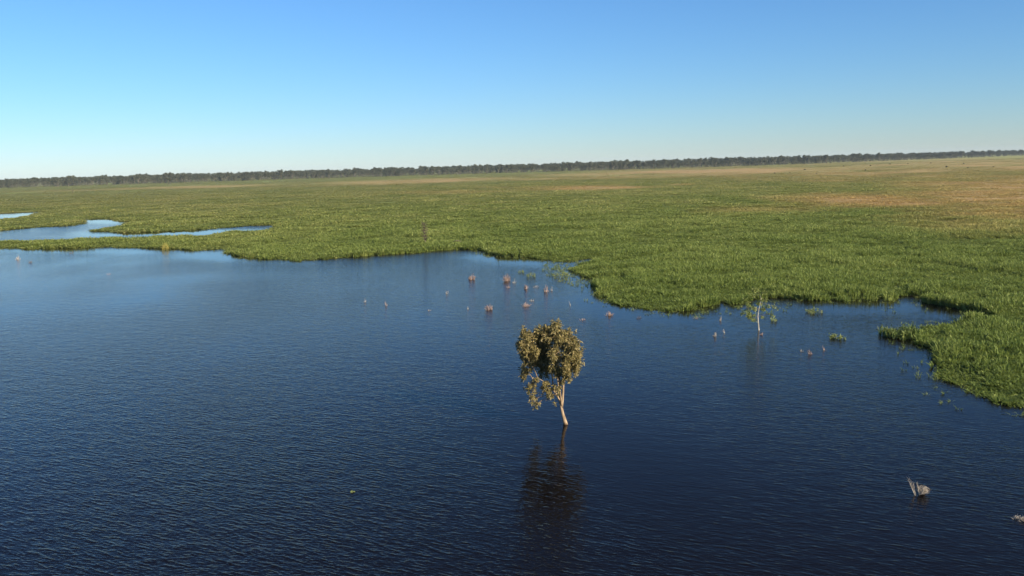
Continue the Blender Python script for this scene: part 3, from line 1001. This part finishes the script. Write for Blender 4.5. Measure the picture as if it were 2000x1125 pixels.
def log():
    b = MB()
    p = [Vector(v) for v in ((-1.6, 0.3, .95), (-.8, 0.1, 1.15), (0, 0, 1.2), (.8, -.1, 1.1), (1.5, -.4, .8))]
    b.tube(p, [.14, .17, .18, .16, .10], 8)
    b.tube([p[2], p[2] + Vector((.2, .1, .6))], [.06, .03], 6)
    o = b.build('fallen_log', M_DEAD_B, smooth=True); o.scale = (.8, .8, .95); o.location = at(894, 479)
    tag(o, 'bleached fallen log lying in the grass at the head of the calm bay', 'log')


log()

# ------------------------------------------------------------------ far trees
rf = random.Random(99)


def far_tree_meshes(kind, i):
    """trunk and crown meshes of a gum about 21 m tall"""
    h = rf.uniform(18.0, 22.0)
    tb = MB(); cb = MB()
    st = random.getstate(); random.seed(1000 + i)
    forks = []
    fork = Vector((random.uniform(-.5, .5), random.uniform(-.5, .5), h * random.uniform(.22, .34)))
    tb.tube([Vector((0, 0, -1)), Vector((0, 0, h * .15)), fork], [.55, .45, .38], 6)
    for k in range(random.randint(3, 5)):
        a = 2 * PI * k / 4 + random.uniform(-.5, .5)
        e = Vector((math.cos(a) * random.uniform(1.5, 4.2), math.sin(a) * random.uniform(1.5, 4.2), h * random.uniform(.48, .92)))
        tb.tube(curve_pts(fork, e, 0.05, 0.1, 5), [.28, .24, .19, .14, .08], 5)
        forks.append(e)
    for e in forks + [Vector((random.uniform(-1, 1), random.uniform(-1, 1), h * .9))]:
        for q in range(random.randint(6, 9)):
            c = e + Vector((random.gauss(0, 1.5), random.gauss(0, 1.5), random.gauss(-.4, 1.5)))
            c.z = min(c.z, h * .97)
            r = random.uniform(.9, 1.9)
            for _ in range(30):
                o = rnd_dir() * r * random.random() ** .4; o.z *= .75
                d = (rnd_dir() + Vector((0, 0, -.4))).normalized(); s = d.cross(rnd_dir())
                if s.length < .05: continue
                cb.leaf(c + o, d, s.normalized(), random.uniform(.8, 1.5), random.uniform(.45, .8))
    # low skirt of scrubby foliage
    if True:
        for _ in range(220 if kind == 'dark' else 150):
            c = Vector((random.gauss(0, 2.4), random.gauss(0, 2.4), random.uniform(1, h * .6)))
            d = rnd_dir(); s = d.cross(rnd_dir())
            if s.length > .05: cb.leaf(c, d, s.normalized(), 1.4, .8)
    random.setstate(st)
    t = bpy.data.meshes.new('far_trunk'); t.from_pydata(tb.v, [], tb.f); t.materials.append(M_FAR_BARK)
    c = bpy.data.meshes.new('far_crown'); c.from_pydata(cb.v, [], cb.f); c.materials.append(M_FAR_D if kind == 'dark' else M_FAR)
    return t, c


KINDS = [far_tree_meshes('grey', i) for i in range(7)] + [far_tree_meshes('dark', 20 + i) for i in range(3)]
BASE_X = [-500, 0, 350, 650, 1000, 1350, 1620, 1800, 2000, 2500]
BASE_Y = [383, 368, 357.5, 348, 338.2, 328.5, 319, 312.5, 304.5, 288.5]


def base_y(px): return float(np.interp(px, BASE_X, BASE_Y))


def add_far_tree(px, py, k, s, label, group, zs=1.0):
    q = at(px, py)
    root = empty('gum_tree', q)
    root.rotation_euler = (0, 0, rf.uniform(0, 2 * PI))
    sc_ = s
    root.scale = (sc_ * rf.uniform(.85, 1.2), sc_ * rf.uniform(.85, 1.2), sc_ * zs)
    t, c = KINDS[k]
    link('trunk', t, root); link('crown', c, root)
    tag(root, label, 'tree', group)


G_FAR = 'trees along the far edge of the plain'
specials = [(1705, 316, 2, 1.18, 'tallest tree standing above the right half of the far tree line'),
            (330, 361.5, 3, 0.95, 'pale-trunked tree just in front of the far tree line on the left'),
            (642, 349.5, 4, 0.9, 'pale-trunked tree leaning out of the far tree line left of centre')]
for (px, py, k, s, lab) in specials: add_far_tree(px, py, k, s, lab, G_FAR)
dark_n = 0
for i in range(46):
    px = rf.choice((rf.uniform(722, 800), rf.uniform(1465, 1500), rf.uniform(1540, 1625), rf.uniform(1380, 1480)))
    add_far_tree(px, base_y(px) - rf.uniform(.2, .9), rf.choice((7, 8, 9)), rf.uniform(.62, .9),
                 'dark green bushy tree of the darker clumps in the far tree line', G_FAR)
for i in range(250):
    px = -10 + 2020 * (i + rf.uniform(0, 1)) / 250
    add_far_tree(px, base_y(px) - abs(rf.gauss(0, .55)), rf.randint(0, 6), rf.uniform(.70, 1.34),
                 'grey-green gum tree among many in the long far tree line', G_FAR)

# the wood behind them reads as one mass
FSRC = bpy.data.collections.new('forest_sources')
for i, (t, c) in enumerate(KINDS):
    b = bpy.data.meshes.new('forest_tree')
    nv = len(t.vertices)
    v = [tuple(x.co) for x in t.vertices] + [tuple(x.co) for x in c.vertices]
    f = [tuple(p.vertices) for p in t.polygons] + [tuple(k + nv for k in p.vertices) for p in c.polygons]
    b.from_pydata(v, [], f)
    b.materials.append(t.materials[0]); b.materials.append(c.materials[0])
    b.polygons.foreach_set('material_index', [0] * len(t.polygons) + [1] * len(c.polygons))
    FSRC.objects.link(bpy.data.objects.new('forest_tree%02d' % i, b))
pts, var, rot, scl = [], [], [], []
for i in range(5200):
    px = rf.uniform(-420, 2420)
    q = at(px, base_y(px) - .6)
    d = Vector((q.x, q.y, 0))
    u = rf.random() ** 1.6
    q = d * (1 + 0.02 + u * 0.9)
    if q.length > 7000: q = q * (7000 / q.length)
    pts.append((q.x, q.y, 0)); var.append(rf.randint(0, 9) if rf.random() < .5 else rf.randint(0, 6))
    rot.append(rf.uniform(0, 2 * PI)); s = rf.uniform(.70, 1.33); scl.append((s * rf.uniform(.9, 1.3), s * rf.uniform(.9, 1.3), s))
fo = instancer('forest', pts, var, rot, scl, {}, FSRC)
tag(fo, 'deep grey-green wood behind the front trees of the far tree line', 'forest', kind='stuff')


def bush(px, py, hpx, wpx, label, group, mat, n=140):
    base = at(px, py)
    mpp = (base - cam_pos).length / F
    h = hpx * mpp; w = wpx * mpp / 2
    b = MB()
    for k in range(n):
        d = rnd_dir(); d.z = abs(d.z)
        p = Vector((d.x * w, d.y * w, d.z * h)) * random.random() ** .35
        e = rnd_dir(); s = e.cross(rnd_dir())
        if s.length > .05: b.leaf(p, e, s.normalized(), .45 * h, .25 * h)
    b.tube([(0, 0, -.2), (0, 0, h * .6)], [.08 * h, .04 * h], 5)
    o = b.build('shrub', mat); o.location = base
    tag(o, label, 'shrub', group)


for (px, py) in [(1648, 325), (1690, 333), (1513, 339), (1543, 338), (1595, 339), (1738, 321), (1773, 320), (1818, 319), (1849, 326), (1882, 320), (1848, 327), (1890, 328), (1572, 332), (1753, 345), (1940, 326), (1700, 324)]:
    bush(px, py, rf.uniform(1.2, 2.0), rf.uniform(2.2, 4.6), 'small dark shrub dotted on the dry plain below the right tree line', 'dark shrubs on the dry plain', M_FAR_D)


def cow(px, py, rz, label):
    """small white beast seen from far off"""
    root = empty('cow', at(px, py)); root.rotation_euler = (0, 0, rz)
    m, nt, out = new_mat('white_hide')
    p = N(nt, 'ShaderNodeBsdfPrincipled'); p.inputs['Roughness'].default_value = .8
    nz = N(nt, 'ShaderNodeTexNoise'); nz.inputs['Scale'].default_value = 1.5
    c = ramp(nt, nz.outputs[0], [(0.3, (.62, .58, .52)), (.7, (.80, .78, .74))]); nt.links.new(c, p.inputs['Base Color'])
    nt.links.new(p.outputs[0], out.inputs[0])
    b = bpy.data.meshes.new('body')
    vs = [(0, 0, 1.15), (.55, 0, 1.2), (1.0, 0, 1.25), (1.35, 0, 1.5), (1.75, 0, 1.42), (-.55, 0, 1.18), (-.95, 0, 1.2),
          (.85, .24, .95), (.85, .24, .5), (.85, .24, 0.02), (.85, -.24, .95), (.85, -.24, .5), (.85, -.24, 0.02),
          (-.85, .24, .95), (-.98, .24, .5), (-.88, .24, 0.02), (-.85, -.24, .95), (-.98, -.24, .5), (-.88, -.24, 0.02), (-1.12, 0, 1.1), (-1.2, 0, .6)]
    es = [(0, 1), (1, 2), (2, 3), (3, 4), (0, 5), (5, 6), (2, 7), (7, 8), (8, 9), (2, 10), (10, 11), (11, 12), (6, 13), (13, 14), (14, 15), (6, 16), (16, 17), (17, 18), (6, 19), (19, 20)]
    rad = [.42, .42, .38, .22, .14, .40, .34, .17, .09, .07, .17, .09, .07, .2, .1, .07, .2, .1, .07, .06, .04]
    b.from_pydata(vs, es, [])
    o = link('body', b, root)
    sk = o.modifiers.new('skin', 'SKIN')
    for i, r in enumerate(rad): b.skin_vertices[0].data[i].radius = (r, r)
    b.skin_vertices[0].data[0].use_root = True
    o.modifiers.new('sub', 'SUBSURF').levels = 1
    b.materials.append(m)
    tag(root, label, 'cow', 'white beasts before the far tree line')


# ------------------------------------------------------------------ air
HAZE = 0.00003
if HAZE:
    hb = MB()
    x0, x1, y0, y1, z0, z1 = -9200, 9200, -9200, 9200, -3.2, 60
    c = [(x0, y0, z0), (x1, y0, z0), (x1, y1, z0), (x0, y1, z0), (x0, y0, z1), (x1, y0, z1), (x1, y1, z1), (x0, y1, z1)]
    hb.v = c; hb.f = [(0, 3, 2, 1), (4, 5, 6, 7), (0, 1, 5, 4), (1, 2, 6, 5), (2, 3, 7, 6), (3, 0, 4, 7)]; hb.m = [0] * 6
    hm, hnt, hout = new_mat('thin_haze')
    pv = N(hnt, 'ShaderNodeVolumePrincipled')
    pv.inputs['Color'].default_value = (0.70, 0.87, 1.0, 1)
    pv.inputs['Density'].default_value = HAZE
    pv.inputs['Anisotropy'].default_value = 0.0
    hnt.links.new(pv.outputs[0], hout.inputs['Volume'])
    tag(hb.build('haze', hm), 'thin pale evening haze over the plain', 'haze', kind='stuff')

# ------------------------------------------------------------------ light
SUN_AZ = math.radians(132)     # clockwise from the view direction
SUN_EL = math.radians(24)
to_sun = Vector((math.sin(SUN_AZ) * math.cos(SUN_EL), math.cos(SUN_AZ) * math.cos(SUN_EL), math.sin(SUN_EL)))
ld = bpy.data.lights.new('sun', 'SUN')
ld.energy = 5.0
ld.angle = math.radians(0.53)
ld.color = (1.0, 0.87, 0.70)
lo = bpy.data.objects.new('sun', ld); COL.objects.link(lo)
lo.rotation_euler = to_sun.to_track_quat('Z', 'Y').to_euler()
lo.location = (60, -40, 60)

w = bpy.data.worlds.new('World'); scene.world = w
w.use_nodes = True
nt = w.node_tree; nt.nodes.clear()
sky = nt.nodes.new('ShaderNodeTexSky'); sky.sky_type = 'NISHITA'
sky.sun_disc = False
sky.sun_elevation = SUN_EL
sky.sun_rotation = SUN_AZ
sky.altitude = 0
sky.air_density = 1.12
sky.dust_density = 0.0
sky.ozone_density = 10.0
bg = nt.nodes.new('ShaderNodeBackground'); bg.inputs['Strength'].default_value = 0.0725
wo = nt.nodes.new('ShaderNodeOutputWorld')
nt.links.new(sky.outputs[0], bg.inputs[0]); nt.links.new(bg.outputs[0], wo.inputs[0])

scene.view_settings.view_transform = 'Standard'
scene.view_settings.look = 'None'
scene.view_settings.exposure = 1.0
scene.view_settings.gamma = 1.0
scene.cycles.max_bounces = 6
scene.cycles.transparent_max_bounces = 8
scene.cycles.use_denoising = True
scene.cycles.denoiser = 'OPENIMAGEDENOISE'
scene.cycles.denoising_input_passes = 'RGB_ALBEDO_NORMAL'
